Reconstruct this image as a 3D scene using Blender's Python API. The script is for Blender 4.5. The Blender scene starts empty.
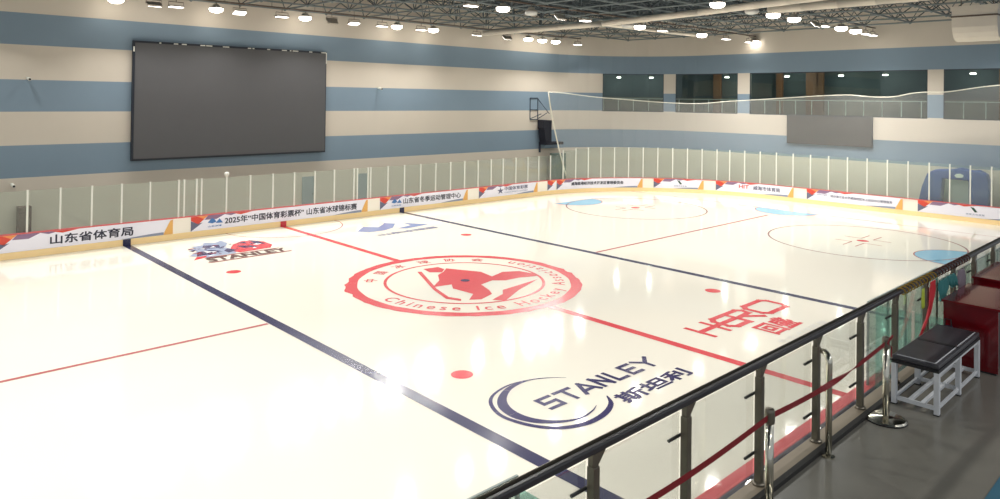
import bpy, bmesh, math, random
from mathutils import Vector, Matrix
random.seed(7)
C = bpy.context.scene.collection
PI = math.pi

# ------------------------------------------------------------------ materials
def srgb(r, g, b):
    def f(c):
        c /= 255.0
        return c / 12.92 if c <= 0.04045 else ((c + 0.055) / 1.055) ** 2.4
    return (f(r), f(g), f(b), 1.0)

def mat(name, col, rough=0.5, metal=0.0, noise=0.0, scale=3.0, bump=0.0, spec=0.5, coat=0.0, stretch=None):
    m = bpy.data.materials.new(name); m.use_nodes = True
    nt = m.node_tree; b = nt.nodes['Principled BSDF']
    b.inputs['Base Color'].default_value = col
    b.inputs['Roughness'].default_value = rough
    b.inputs['Metallic'].default_value = metal
    b.inputs['Specular IOR Level'].default_value = spec
    b.inputs['Coat Weight'].default_value = coat
    if noise > 0 or bump > 0:
        tc = nt.nodes.new('ShaderNodeTexCoord')
        mp = nt.nodes.new('ShaderNodeMapping')
        if stretch: mp.inputs['Scale'].default_value = stretch
        nz = nt.nodes.new('ShaderNodeTexNoise'); nz.inputs['Scale'].default_value = scale; nz.inputs['Detail'].default_value = 4
        nt.links.new(tc.outputs['Object'], mp.inputs['Vector']); nt.links.new(mp.outputs['Vector'], nz.inputs['Vector'])
        if noise > 0:
            mx = nt.nodes.new('ShaderNodeMix'); mx.data_type = 'RGBA'
            k1 = 1 - noise; k2 = 1 + noise
            mx.inputs[6].default_value = (col[0] * k1, col[1] * k1, col[2] * k1, 1)
            mx.inputs[7].default_value = (min(col[0] * k2, 1), min(col[1] * k2, 1), min(col[2] * k2, 1), 1)
            nt.links.new(nz.outputs['Fac'], mx.inputs[0]); nt.links.new(mx.outputs[2], b.inputs['Base Color'])
        if bump > 0:
            bp = nt.nodes.new('ShaderNodeBump'); bp.inputs['Strength'].default_value = bump; bp.inputs['Distance'].default_value = 0.02
            nt.links.new(nz.outputs['Fac'], bp.inputs['Height']); nt.links.new(bp.outputs['Normal'], b.inputs['Normal'])
    return m

def glass_mat(name, tint, gloss=0.06, rough=0.02, haze=0.0, hazecol=(0.8, 0.9, 0.85, 1)):
    """thin glazing: tinted see-through sheet with a clear reflection"""
    m = bpy.data.materials.new(name); m.use_nodes = True
    nt = m.node_tree; nt.nodes.clear()
    out = nt.nodes.new('ShaderNodeOutputMaterial')
    tr = nt.nodes.new('ShaderNodeBsdfTransparent'); tr.inputs['Color'].default_value = tint
    gl = nt.nodes.new('ShaderNodeBsdfGlossy'); gl.inputs['Roughness'].default_value = rough
    lw = nt.nodes.new('ShaderNodeFresnel'); lw.inputs['IOR'].default_value = 1.35
    mx = nt.nodes.new('ShaderNodeMixShader')
    mu = nt.nodes.new('ShaderNodeMath'); mu.operation = 'MULTIPLY_ADD'; mu.inputs[1].default_value = 0.4; mu.inputs[2].default_value = gloss
    nt.links.new(lw.outputs[0], mu.inputs[0]); nt.links.new(mu.outputs[0], mx.inputs['Fac'])
    src = tr
    if haze > 0:
        df = nt.nodes.new('ShaderNodeBsdfDiffuse'); df.inputs['Color'].default_value = hazecol
        m2 = nt.nodes.new('ShaderNodeMixShader'); m2.inputs['Fac'].default_value = haze
        nt.links.new(tr.outputs[0], m2.inputs[1]); nt.links.new(df.outputs[0], m2.inputs[2]); src = m2
    nt.links.new(src.outputs[0], mx.inputs[1]); nt.links.new(gl.outputs[0], mx.inputs[2])
    nt.links.new(mx.outputs[0], out.inputs['Surface'])
    return m

def emis(name, col, strength):
    m = bpy.data.materials.new(name); m.use_nodes = True
    b = m.node_tree.nodes['Principled BSDF']
    b.inputs['Base Color'].default_value = col
    b.inputs['Emission Color'].default_value = col
    b.inputs['Emission Strength'].default_value = strength
    return m

def net_mat(name, col, cover):
    m = bpy.data.materials.new(name); m.use_nodes = True
    nt = m.node_tree; nt.nodes.clear()
    out = nt.nodes.new('ShaderNodeOutputMaterial')
    tr = nt.nodes.new('ShaderNodeBsdfTransparent')
    df = nt.nodes.new('ShaderNodeBsdfDiffuse'); df.inputs['Color'].default_value = col
    mx = nt.nodes.new('ShaderNodeMixShader'); mx.inputs['Fac'].default_value = cover
    nt.links.new(tr.outputs[0], mx.inputs[1]); nt.links.new(df.outputs[0], mx.inputs[2]); nt.links.new(mx.outputs[0], out.inputs['Surface'])
    return m

M = {}
M['beige'] = mat('beige wall panel', srgb(206, 197, 183), 0.75, noise=0.04, scale=0.5)
M['blue'] = mat('grey blue wall panel', srgb(124, 144, 160), 0.7, noise=0.05, scale=0.5)
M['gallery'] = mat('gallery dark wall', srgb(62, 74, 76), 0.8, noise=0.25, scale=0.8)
M['gallery_low'] = mat('gallery stone dado', srgb(120, 116, 106), 0.8, noise=0.25, scale=2)
M['brown'] = mat('brown timber', srgb(118, 80, 50), 0.6, noise=0.2, scale=2, stretch=(1, 1, .1))
M['ice'] = mat('ice', srgb(231, 226, 212), 0.075, noise=0.012, scale=0.25, bump=0.01, spec=0.5)
M['navy'] = mat('navy ice paint', srgb(54, 54, 84), 0.2, noise=0.06, scale=4, spec=0.35)
M['ink'] = mat('dark indigo ice paint', srgb(48, 44, 88), 0.2, spec=0.35)
M['red'] = mat('red ice paint', srgb(204, 66, 74), 0.2, noise=0.08, scale=5, spec=0.35)
M['thin_red'] = mat('thin red line paint', srgb(170, 92, 92), 0.25, spec=0.3)
M['circle'] = mat('faceoff circle paint', srgb(150, 112, 112), 0.25, spec=0.3)
M['crease'] = mat('light blue crease paint', srgb(132, 184, 208), 0.2, spec=0.35)
M['steelblue'] = mat('pale steel blue paint', srgb(120, 134, 172), 0.25, spec=0.3)
M['greypaint'] = mat('pale grey ice lettering', srgb(196, 194, 190), 0.3, spec=0.3)
M['whitepaint'] = mat('white ice paint', srgb(240, 240, 238), 0.25)
M['board'] = mat('white dasher board plastic', srgb(247, 240, 226), 0.35)
M['kick'] = mat('yellow kick strip', srgb(255, 222, 164), 0.4, noise=0.03)
M['cap'] = mat('red board cap', srgb(214, 92, 96), 0.4, noise=0.04)
M['banner'] = mat('white printed film', srgb(238, 236, 246), 0.4)
M['b_red'] = mat('print red', srgb(214, 74, 58), 0.45)
M['b_orange'] = mat('print orange', srgb(238, 150, 88), 0.45)
M['b_tan'] = mat('print ochre', srgb(232, 176, 98), 0.45)
M['b_slate'] = mat('print slate', srgb(104, 104, 128), 0.45)
M['b_grey'] = mat('print grey blue', srgb(140, 150, 172), 0.45)
M['b_purple'] = mat('print mauve', srgb(140, 112, 142), 0.45)
M['b_ink'] = mat('print ink', srgb(44, 46, 64), 0.45)
M['b_blue'] = mat('print blue', srgb(70, 120, 180), 0.45)
M['b_green'] = mat('print dark green', srgb(40, 74, 60), 0.45)
M['glass'] = glass_mat('shield glass', (0.93, 0.965, 0.94, 1), 0.01, haze=0.055, hazecol=(0.72, 0.8, 0.74, 1))
M['glass_green'] = glass_mat('greenish bench glass', (0.70, 0.9, 0.86, 1), 0.02, haze=0.12, hazecol=(0.45, 0.72, 0.66, 1))
M['glass_near'] = glass_mat('bench side shield glass', (0.84, 0.93, 0.9, 1), 0.02, haze=0.14, hazecol=(0.62, 0.76, 0.7, 1))
M['rail_glass'] = glass_mat('balustrade glass', (0.975, 0.99, 0.98, 1), 0.0)
M['window_glass'] = glass_mat('gallery window glass', (0.72, 0.8, 0.79, 1), 0.03)
M['alu'] = mat('white aluminium', srgb(226, 226, 216), 0.4)
M['edge'] = mat('grey glass edge profile', srgb(150, 162, 158), 0.4)
M['steel'] = mat('brushed stainless', srgb(122, 116, 104), 0.36, metal=0.8, noise=0.1, scale=20)
M['chrome'] = mat('polished stainless', srgb(205, 200, 186), 0.14, metal=1.0)
M['rail_black'] = mat('black handrail', srgb(44, 42, 46), 0.32, noise=0.1, scale=8)
M['black'] = mat('black plastic', srgb(24, 24, 28), 0.45)
M['screen'] = mat('unlit led screen', srgb(84, 84, 86), 0.6, noise=0.03, scale=2)
M['screen2'] = mat('unlit small led screen', srgb(62, 60, 58), 0.6, noise=0.03, scale=2)
M['frame'] = mat('screen frame', srgb(28, 36, 48), 0.5)
M['floor'] = mat('polished concrete', srgb(116, 113, 105), 0.24, noise=0.2, scale=1.3, bump=0.08)
M['hall'] = mat('rubber hall floor', srgb(96, 92, 88), 0.7, noise=0.1)
M['tan'] = mat('worn metal kerb', srgb(142, 130, 112), 0.5, noise=0.15, scale=4)
M['rubber'] = mat('dark rubber', srgb(38, 36, 34), 0.7)
M['belt'] = mat('dark red webbing', srgb(128, 14, 26), 0.6)
M['padding'] = mat('charcoal seat vinyl', srgb(58, 57, 62), 0.38, noise=0.15, scale=12)
M['whitemetal'] = mat('white painted steel', srgb(206, 208, 212), 0.4)
M['mahogany'] = mat('red laminate', srgb(104, 14, 22), 0.16, noise=0.08, scale=2, coat=0.4)
M['darkside'] = mat('black laminate', srgb(22, 16, 18), 0.4)
M['deck'] = mat('roof deck', srgb(62, 74, 82), 0.8, noise=0.2, scale=0.5)
M['chord'] = mat('grey space frame tube', srgb(112, 122, 124), 0.5)
M['chord2'] = mat('slate space frame tube', srgb(72, 82, 88), 0.5)
M['duct'] = mat('cream duct sheet', srgb(216, 208, 194), 0.5, noise=0.06, scale=2)
M['pipe'] = mat('brown service pipe', srgb(96, 82, 72), 0.5)
M['lens'] = emis('lit warm lens', (1.0, 0.93, 0.82, 1), 14.0)
M['lens2'] = emis('lit white diffuser', (1.0, 0.97, 0.92, 1), 5.0)
M['housing'] = mat('lamp housing', srgb(176, 168, 156), 0.5)
M['offlens'] = mat('unlit diffuser', srgb(200, 200, 196), 0.3)
M['net'] = net_mat('white netting', (0.82, 0.82, 0.78, 1), 0.12)
M['netedge'] = mat('net border rope', srgb(224, 220, 204), 0.7)
M['speaker'] = mat('black loudspeaker cloth', srgb(26, 28, 40), 0.7)
M['tubeblue'] = mat('dark steel bracket', srgb(48, 60, 76), 0.5)
M['infl'] = mat('blue coated fabric', srgb(10, 60, 138), 0.5, noise=0.12, scale=1.5)
M['inflpale'] = mat('pale grey fabric', srgb(205, 216, 208), 0.6)
M['teal'] = mat('teal cloth', srgb(52, 118, 118), 0.8, noise=0.1)
M['lilac'] = mat('mauve grey cloth', srgb(132, 120, 130), 0.8, noise=0.1)
M['redcloth'] = mat('bright red ribbon', srgb(196, 32, 44), 0.6)
M['lime'] = mat('lime card', srgb(176, 190, 60), 0.5)
M['ropea'] = mat('ochre cord', srgb(150, 120, 44), 0.7)
M['ropeb'] = mat('maroon cord', srgb(84, 50, 44), 0.7)
M['cab_grey'] = mat('grey door paint', srgb(150, 158, 160), 0.6)
M['cab_brown'] = mat('dark brown laminate', srgb(98, 76, 70), 0.6)
M['cab_green'] = mat('dark green painted metal', srgb(96, 112, 104), 0.6)

# ------------------------------------------------------------------ mesh helpers
class MB:
    def __init__(s): s.v = []; s.f = []; s.m = []
    def add(s, vs, fs, mi=0):
        b = len(s.v); s.v += [tuple(v) for v in vs]
        s.f += [tuple(b + i for i in f) for f in fs]; s.m += [mi] * len(fs); return s
    def box(s, x0, x1, y0, y1, z0, z1, mi=0):
        vs = [(x, y, z) for z in (z0, z1) for y in (y0, y1) for x in (x0, x1)]
        return s.add(vs, [(0, 2, 3, 1), (4, 5, 7, 6), (0, 1, 5, 4), (2, 6, 7, 3), (0, 4, 6, 2), (1, 3, 7, 5)], mi)
    def tube(s, pts, r, n=10, mi=0, cap=True, sx=1.0):
        pts = [Vector(p) for p in pts]; rings = []
        rr = r if isinstance(r, (list, tuple)) else [r] * len(pts)
        up = None
        for i, p in enumerate(pts):
            a = pts[max(i - 1, 0)]; b = pts[min(i + 1, len(pts) - 1)]; t = (b - a).normalized()
            if up is None:
                up = Vector((0, 0, 1)) if abs(t.z) < .9 else Vector((1, 0, 0))
            u = (up - t * up.dot(t))
            if u.length < 1e-5: u = t.orthogonal()
            u.normalize(); w = t.cross(u); up = u
            rings.append([p + (u * math.cos(2 * PI * k / n) + w * math.sin(2 * PI * k / n)) * rr[i] for k in range(n)])
        vs = [v for r_ in rings for v in r_]; fs = []
        for i in range(len(pts) - 1):
            for k in range(n):
                k2 = (k + 1) % n; fs.append((i * n + k, i * n + k2, (i + 1) * n + k2, (i + 1) * n + k))
        if cap:
            fs.append(tuple(range(n))[::-1]); fs.append(tuple((len(pts) - 1) * n + k for k in range(n)))
        return s.add(vs, fs, mi)
    def lathe(s, cx, cy, prof, n=24, mi=0, axis='z'):
        vs = []; fs = []
        for r, h in prof:
            for k in range(n):
                a = 2 * PI * k / n; vs.append((cx + r * math.cos(a), cy + r * math.sin(a), h))
        for i in range(len(prof) - 1):
            for k in range(n):
                k2 = (k + 1) % n; fs.append((i * n + k, i * n + k2, (i + 1) * n + k2, (i + 1) * n + k))
        fs.append(tuple(range(n))[::-1]); fs.append(tuple((len(prof) - 1) * n + k for k in range(n)))
        return s.add(vs, fs, mi)
    def prism(s, poly, axis, a0, a1, mi=0):
        """poly in the two other axes, extruded along axis"""
        def P(q, a):
            if axis == 'x': return (a, q[0], q[1])
            if axis == 'y': return (q[0], a, q[1])
            return (q[0], q[1], a)
        n = len(poly); vs = [P(q, a0) for q in poly] + [P(q, a1) for q in poly]
        fs = [tuple(range(n))[::-1], tuple(range(n, 2 * n))] + [(i, (i + 1) % n, n + (i + 1) % n, n + i) for i in range(n)]
        return s.add(vs, fs, mi)
    def build(s, name, mats, parent=None, smooth=False, bevel=0.0):
        me = bpy.data.meshes.new(name); me.from_pydata(s.v, [], s.f)
        if not isinstance(mats, (list, tuple)): mats = [mats]
        for m in mats: me.materials.append(m)
        for p, i in zip(me.polygons, s.m): p.material_index = i; p.use_smooth = smooth
        bm = bmesh.new(); bm.from_mesh(me); bmesh.ops.recalc_face_normals(bm, faces=bm.faces); bm.to_mesh(me); bm.free()
        me.update()
        o = bpy.data.objects.new(name, me); C.objects.link(o)
        if parent is not None: o.parent = parent
        if bevel:
            md = o.modifiers.new('edge', 'BEVEL'); md.width = bevel; md.segments = 2; md.limit_method = 'ANGLE'
        return o

def tag(o, label=None, cat=None, group=None, kind=None):
    if label: o['label'] = label
    if cat: o['category'] = cat
    if group: o['group'] = group
    if kind: o['kind'] = kind
    return o

def thing(name, label, cat, loc=(0, 0, 0), rz=0, group=None):
    o = bpy.data.objects.new(name, None); C.objects.link(o); o.location = loc; o.rotation_euler = (0, 0, rz)
    o.empty_display_size = 0.2
    return tag(o, label, cat, group)

def struct(o): o['kind'] = 'structure'; return o

def dup(root, loc, label, rz=None):
    r = root.copy(); C.objects.link(r); r.location = loc; r['label'] = label
    if rz is not None: r.rotation_euler = (0, 0, rz)
    for ch in list(root.children):
        c = ch.copy(); C.objects.link(c); c.parent = r
        for g in list(ch.children):
            d = g.copy(); C.objects.link(d); d.parent = c
    return r

# ------------------------------------------------------------------ paths (rink outline and wall outline)
W, L, R = 14.393, 30.503, 11.63          # half width, end of the rink, corner radius
WY, WX, WR = 18.32, 33.0, 8.76           # hall walls

def path(w, l, r, s, off=0.0):
    l1 = l - r; arc = r * PI / 2
    if s < l1: return (s, w + off)
    if s < l1 + arc:
        t = PI / 2 - (s - l1) / r
        return (l1 + (r + off) * math.cos(t), w - r + (r + off) * math.sin(t))
    return (l + off, w - r - (s - l1 - arc))
def rink(s, off=0.0): return path(W, L, R, s, off)
def wall(s, off=0.0): return path(WY, WX, WR, s, off)

def samples(s0, s1, step, extra=()):
    n = max(1, int(math.ceil((s1 - s0) / step)))
    out = [s0 + (s1 - s0) * i / n for i in range(n + 1)]
    return sorted(set(out + [e for e in extra if s0 < e < s1]))

def strip(mb, fn, s0, s1, offs, zs, step=0.5, mi=0):
    """solid swept along a path: rectangle (offs[0]..offs[1]) x (zs[0]..zs[1])"""
    ss = samples(s0, s1, step); vs = []; fs = []
    for s in ss:
        for o, z in ((offs[0], zs[0]), (offs[1], zs[0]), (offs[1], zs[1]), (offs[0], zs[1])):
            x, y = fn(s, o); vs.append((x, y, z))
    for i in range(len(ss) - 1):
        for k in range(4):
            k2 = (k + 1) % 4; fs.append((4 * i + k, 4 * i + k2, 4 * i + 4 + k2, 4 * i + 4 + k))
    n = len(ss) - 1
    fs.append((3, 2, 1, 0)); fs.append((4 * n, 4 * n + 1, 4 * n + 2, 4 * n + 3))
    return mb.add(vs, fs, mi)

def cut_and_map(bm, fn, step=0.35, lay=None):
    xs = [v.co.x for v in bm.verts]
    if not xs: return
    k = math.floor(min(xs) / step) + 1
    while k * step < max(xs):
        g = list(bm.verts) + list(bm.edges) + list(bm.faces)
        bmesh.ops.bisect_plane(bm, geom=g, plane_co=(k * step, 0, 0), plane_no=(1, 0, 0)); k += 1
    for v in bm.verts: v.co = Vector(fn(v.co.x, v.co.y, v.co.z))

def flat(name, polys, m, fn, parent, cut=True):
    """flat printed shapes given in 2D, laid on a surface by fn(a, b) -> xyz"""
    bm = bmesh.new()
    for k, p in enumerate(polys):
        if sum(p[i][0] * p[(i + 1) % len(p)][1] - p[(i + 1) % len(p)][0] * p[i][1] for i in range(len(p))) < 0: p = p[::-1]
        vs = [bm.verts.new((a, b, k % 12)) for a, b in p]
        f = bm.faces.new(vs)
    bm.normal_update()
    bmesh.ops.triangulate(bm, faces=bm.faces, ngon_method='EAR_CLIP')
    if cut: cut_and_map(bm, fn)
    else:
        for v in bm.verts: v.co = Vector(fn(v.co.x, v.co.y, v.co.z))
    me = bpy.data.meshes.new(name); bm.to_mesh(me); bm.free(); me.materials.append(m)
    o = bpy.data.objects.new(name, me); C.objects.link(o); o.parent = parent
    return o

def text_mesh(body, size=1.0, bold=0.0, shear=0.0):
    cu = bpy.data.curves.new('txt', 'FONT'); cu.body = body; cu.size = size; cu.offset = bold; cu.shear = shear
    cu.resolution_u = 3
    ob = bpy.data.objects.new('txt', cu); C.objects.link(ob)
    dg = bpy.context.evaluated_depsgraph_get()
    me = bpy.data.meshes.new_from_object(ob.evaluated_get(dg))
    bpy.data.objects.remove(ob); bpy.data.curves.remove(cu)
    return me

def thicken(me, bold):
    """heavier strokes: the glyph outlines repeated a hair apart, each in its own layer"""
    if bold <= 0: return me
    bm = bmesh.new()
    for k, (dx, dy) in enumerate(((-1, -1), (1, -1), (1, 1), (-1, 1), (0, 0))):
        m2 = me.copy(); m2.transform(Matrix.Translation((dx * bold, dy * bold, k))); bm.from_mesh(m2); bpy.data.meshes.remove(m2)
    bm.to_mesh(me); bm.free(); return me

def fit_text(name, body, box, m, fn, parent, bold=0.02, shear=0.0, cut=True):
    """lettering stretched to a 2D box (a0, a1, b0, b1)"""
    me = text_mesh(body, 1.0, 0, shear)
    me = thicken(me, bold)
    bm = bmesh.new(); bm.from_mesh(me); bpy.data.meshes.remove(me)
    xs = [v.co.x for v in bm.verts]; ys = [v.co.y for v in bm.verts]
    x0, x1, y0, y1 = min(xs), max(xs), min(ys), max(ys)
    for v in bm.verts:
        v.co.x = box[0] + (v.co.x - x0) / (x1 - x0) * (box[1] - box[0])
        v.co.y = box[2] + (v.co.y - y0) / (y1 - y0) * (box[3] - box[2])
    if cut: cut_and_map(bm, fn)
    else:
        for v in bm.verts: v.co = Vector(fn(v.co.x, v.co.y, v.co.z))
    me = bpy.data.meshes.new(name); bm.to_mesh(me); bm.free(); me.materials.clear(); me.materials.append(m)
    o = bpy.data.objects.new(name, me); C.objects.link(o); o.parent = parent
    return o

# ------------------------------------------------------------------ floors and ice
hall = struct(MB().box(-34, 38, -24, 23, -0.22, -0.02).build('floor', M['hall']))
ice = MB()
outl = [rink(s, 0.02) for s in samples(-34, 50.0, 0.6)]
outl = [p for p in outl if p[1] > -W]
ring_pts = outl + [(L - 1.2, -W), (-34, -W)]
ice.prism(ring_pts, 'z', -0.02, 0.0)
ICE = struct(ice.build('ice_floor', M['ice']))
ICE['label'] = 'glossy white ice sheet of the hockey rink with painted lines'
hi = [0.004]
def on_ice(a, b, k=0): return (a, b, hi[0] + .00015 * k)

def ice_line(name, pts, m, label=None):
    o = flat(name, [pts], m, on_ice, ICE, cut=False)
    if label: o['label'] = label
    return o
for x, lab in ((-7.41, 'wide navy blue line nearest the bench and screen'), (7.41, 'wide navy blue line nearer the netted end')):
    ice_line('blue_line', [(x - .16, -W), (x + .16, -W), (x + .16, W - .02), (x - .16, W - .02)], M['navy'], lab)
def red_seg(name, x0, x1, y0, y1, m): ice_line(name, [(x0, y0), (x1, y0), (x1, y1), (x0, y1)], m)
red_seg('centre_line', -.15, .15, -W, -4.28, M['red'])
red_seg('centre_line', -.15, .15, 4.28, W - .02, M['red'])
red_seg('rink_axis_line', -33, -7.6, -.07, .07, M['thin_red'])
red_seg('rink_axis_line', 7.6, 23.6, -.07, .07, M['thin_red'])
red_seg('goal_line', 26.2, 26.26, -13.3, 13.3, M['thin_red'])

def annulus(cx, cy, r0, r1, a0=0, a1=360, n=72):
    qs = []
    for i in range(n):
        a = math.radians(a0 + (a1 - a0) * i / n); b = math.radians(a0 + (a1 - a0) * (i + 1) / n)
        qs.append([(cx + r0 * math.cos(a), cy + r0 * math.sin(a)), (cx + r1 * math.cos(a), cy + r1 * math.sin(a)),
                   (cx + r1 * math.cos(b), cy + r1 * math.sin(b)), (cx + r0 * math.cos(b), cy + r0 * math.sin(b))])
    return qs
def disc(cx, cy, r, n=32): return [[(cx + r * math.cos(2 * PI * i / n), cy + r * math.sin(2 * PI * i / n)) for i in range(n)]]

for cx, cy in ((-5.81, 6.72), (5.81, 6.72), (-5.81, -6.72), (5.81, -6.72)):
    o = flat('faceoff_spot', disc(cx, cy, .27), M['red'], on_ice, ICE, cut=False)
for cy in (6.74, -6.74):
    flat('faceoff_circle', annulus(19.75, cy, 4.27, 4.35), M['circle'], on_ice, ICE, cut=False)
    flat('faceoff_spot', disc(19.75, cy, .27), M['red'], on_ice, ICE, cut=False)
    marks = []
    for sx in (-1, 1):
        for sy in (-1, 1):
            x, y = 19.75 + sx * .6, cy + sy * .28
            marks.append([(x, y - .03), (x + sx * 1.1, y - .03), (x + sx * 1.1, y + .03), (x, y + .03)])
            marks.append([(x - .03, y), (x + .03, y), (x + .03, y + sy * .8), (x - .03, y + sy * .8)])
    flat('faceoff_marks', marks, M['thin_red'], on_ice, ICE, cut=False)
def half_disc(cx, cy, r, a0):
    return [[(cx + r * math.cos(math.radians(a0 + 180 * i / 24)), cy + r * math.sin(math.radians(a0 + 180 * i / 24))) for i in range(25)]]
for cx, cy, a0 in ((18.9, 11.1, 180), (18.9, -11.2, 0), (26.2, 0, 90)):
    flat('goal_crease', half_disc(cx, cy, 1.85, a0), M['crease'], on_ice, ICE, cut=False)
hi[0] = .006
for cx, cy, a0 in ((18.9, 11.1, 180), (18.9, -11.2, 0), (26.2, 0, 90)):
    flat('crease_edge', annulus(cx, cy, 1.85, 1.9, a0, a0 + 180, 24), M['thin_red'], on_ice, ICE, cut=False)
hi[0] = .004
flat('referee_crease', annulus(0, W, 2.95, 3.0, 180, 360, 36), M['thin_red'], on_ice, ICE, cut=False)

# --- centre emblem: rough-edged ring, thin ring, skater, round lettering
random.seed(3)
qs = []; N = 120
def jag(i, base, amp): 
    return base + amp * (math.sin(i * 1.7) * .4 + math.sin(i * .61 + 1) * .3 + (random.random() - .5) * .9)
ro = [jag(i, 4.27, .03 + (.08 if (42 < i < 56 or i > 108) else 0)) for i in range(N)]
ri = [3.88 + .01 * math.sin(i) for i in range(N)]
for i in range(N):
    a, b = 2 * PI * i / N, 2 * PI * (i + 1) / N; j = (i + 1) % N
    qs.append([(ri[i] * math.cos(a), ri[i] * math.sin(a)), (ro[i] * math.cos(a), ro[i] * math.sin(a)), (ro[j] * math.cos(b), ro[j] * math.sin(b)), (ri[j] * math.cos(b), ri[j] * math.sin(b))])
o = flat('centre_emblem_ring', qs, M['red'], on_ice, ICE, cut=False); o['label'] = 'rough-edged thick red ring of the centre emblem'
flat('centre_emblem_ring', annulus(0, 0, 2.84, 2.95, n=90), M['red'], on_ice, ICE, cut=False)
sk = [[(0.7,1.95),(1.37,0.64),(1.21,-0.16),(2.01,0.1),(2.59,-0.22),(2.76,-0.93),(2.6,-1.23),(1.85,-0.96),(1.19,-0.92),(0.81,-0.6),(0.12,-0.77),(-0.15,-1.49),(-0.42,-1.94),(-1.14,-2.19),(-1.49,-1.97),(-0.92,-1.52),(-1.0,-0.53),(-0.69,-0.08),(-1.43,0.07),(-0.67,0.66),(-0.21,1.32),(0.26,1.58)],
      [(-0.07,2.43),(0.59,2.34),(0.57,1.89),(0.17,1.55),(-0.19,1.85)],
      [(-0.50,2.24),(-0.37,2.14),(-1.46,-0.2),(-1.78,-1.25),(-1.62,-1.72),(-1.78,-1.9),(-2.0,-1.38),(-1.62,-0.21)],
      [(2.24,-1.56),(0.21,-1.8),(-0.14,-2.18),(-0.91,-2.47),(-0.63,-2.83),(0.65,-2.17)]]
for p in sk:
    if sum(p[i][0] * p[(i + 1) % len(p)][1] - p[(i + 1) % len(p)][0] * p[i][1] for i in range(len(p))) < 0: p.reverse()
o = flat('skater_emblem', sk, M['red'], on_ice, ICE, cut=False); o['label'] = 'red hockey player figure inside the ring'
hi[0] = .007
flat('centre_spot', disc(.05, .04, .17), M['ink'], on_ice, ICE, cut=False)
hi[0] = .004
def ring_text(chars, angles, radius, size, inward, m, wide=1.0, bold=.02):
    bm = bmesh.new()
    for ch, a in zip(chars, angles):
        if ch == ' ': continue
        me = thicken(text_mesh(ch, 1.0, 0), bold)
        if not me.vertices: continue
        xs = [v.co.x for v in me.vertices]; cx = (min(xs) + max(xs)) / 2
        t = math.radians(a)
        # inward: letter tops point to the centre; outward: away from it
        up = Vector((-math.cos(t), -math.sin(t), 0)) if inward else Vector((math.cos(t), math.sin(t), 0))
        rt = Vector((up.y, -up.x, 0)); base = Vector((math.cos(t), math.sin(t), 0)) * radius
        off = bm.verts
        tmp = bmesh.new(); tmp.from_mesh(me)
        for v in tmp.verts:
            v.co = base + rt * ((v.co.x - cx) * size * wide) + up * ((v.co.y - .35) * size) + Vector((0, 0, hi[0] + .00015 * v.co.z))
        me2 = bpy.data.meshes.new('t'); tmp.to_mesh(me2); tmp.free(); bm.from_mesh(me2); bpy.data.meshes.remove(me2); bpy.data.meshes.remove(me)
    me = bpy.data.meshes.new('ring_lettering'); bm.to_mesh(me); bm.free(); me.materials.clear(); me.materials.append(m)
    o = bpy.data.objects.new('ring_lettering', me); C.objects.link(o); o.parent = ICE
    return o
word = 'Chinese Ice Hockey Association'
wid = {'i': .55, 'l': .55, 't': .7, 's': .85, 'I': .6, ' ': .75, 'C': 1.25, 'H': 1.25, 'A': 1.25, 'k': 1, 'c': .9}
ws = [wid.get(c, 1.0) for c in word]; tot = sum(ws); ang = []; acc = 0
for c, w_ in zip(word, ws):
    ang.append(180 + (acc + w_ / 2) / tot * 200); acc += w_
ring_text(word, ang, 3.42, .68, True, M['red'], wide=.95, bold=.012)
ring_text('中国冰球协会', [139, 119, 99.5, 79, 60.5, 41], 3.42, .52, False, M['red'], bold=.015)

# --- sponsor lettering near the bench: STANLEY with swoosh
fit_text('sponsor_lettering', '斯坦利', (-4.12, -1.45, -10.44, -9.93), M['ink'], on_ice, ICE, bold=.03, cut=False)
so = [(-4.05,-8.53),(-4.56,-8.14),(-5.33,-7.94),(-6.0,-8.08),(-6.4,-8.4),(-6.63,-8.92),(-6.60,-9.4),(-6.4,-9.89),(-6.06,-10.24),(-5.52,-10.43),(-4.9,-10.38),(-4.41,-10.16),(-4.15,-9.84)]
def smooth(pts, n=5):
    out = []
    for i in range(len(pts) - 1):
        p0 = pts[max(i - 1, 0)]; p1 = pts[i]; p2 = pts[i + 1]; p3 = pts[min(i + 2, len(pts) - 1)]
        for k in range(n):
            t = k / n
            out.append(tuple(.5 * (2 * p1[j] + (p2[j] - p0[j]) * t + (2 * p0[j] - 5 * p1[j] + 4 * p2[j] - p3[j]) * t * t + (3 * p1[j] - p0[j] - 3 * p2[j] + p3[j]) * t ** 3) for j in (0, 1)))
    out.append(pts[-1]); return out
def ribbon2d(pts, widths):
    P = smooth(pts); n = len(P); Q = []
    m_ = len(widths) - 1
    L_, R_ = [], []
    for i, p in enumerate(P):
        a = P[max(i - 1, 0)]; b = P[min(i + 1, n - 1)]; d = Vector((b[0] - a[0], b[1] - a[1])).normalized(); nn = Vector((-d.y, d.x))
        t = i / (n - 1) * m_; k = min(int(t), m_ - 1); w_ = widths[k] + (widths[k + 1] - widths[k]) * (t - k)
        L_.append((p[0] + nn.x * w_ / 2, p[1] + nn.y * w_ / 2)); R_.append((p[0] - nn.x * w_ / 2, p[1] - nn.y * w_ / 2))
    for i in range(n - 1): Q.append([L_[i], R_[i], R_[i + 1], L_[i + 1]])
    return Q
flat('swoosh_emblem', ribbon2d(so, [.015, .05, .06, .07, .09, .10, .12, .13, .14, .15, .15, .12, .03]), M['ink'], on_ice, ICE, cut=False)
sm = [(-4.2,-8.38),(-4.79,-8.05),(-5.42,-8.05),(-5.95,-8.31),(-6.29,-8.7),(-6.40,-9.2),(-6.25,-9.67),(-5.89,-10.02),(-5.45,-10.18),(-5.0,-10.12),(-4.72,-10.0)]
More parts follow.
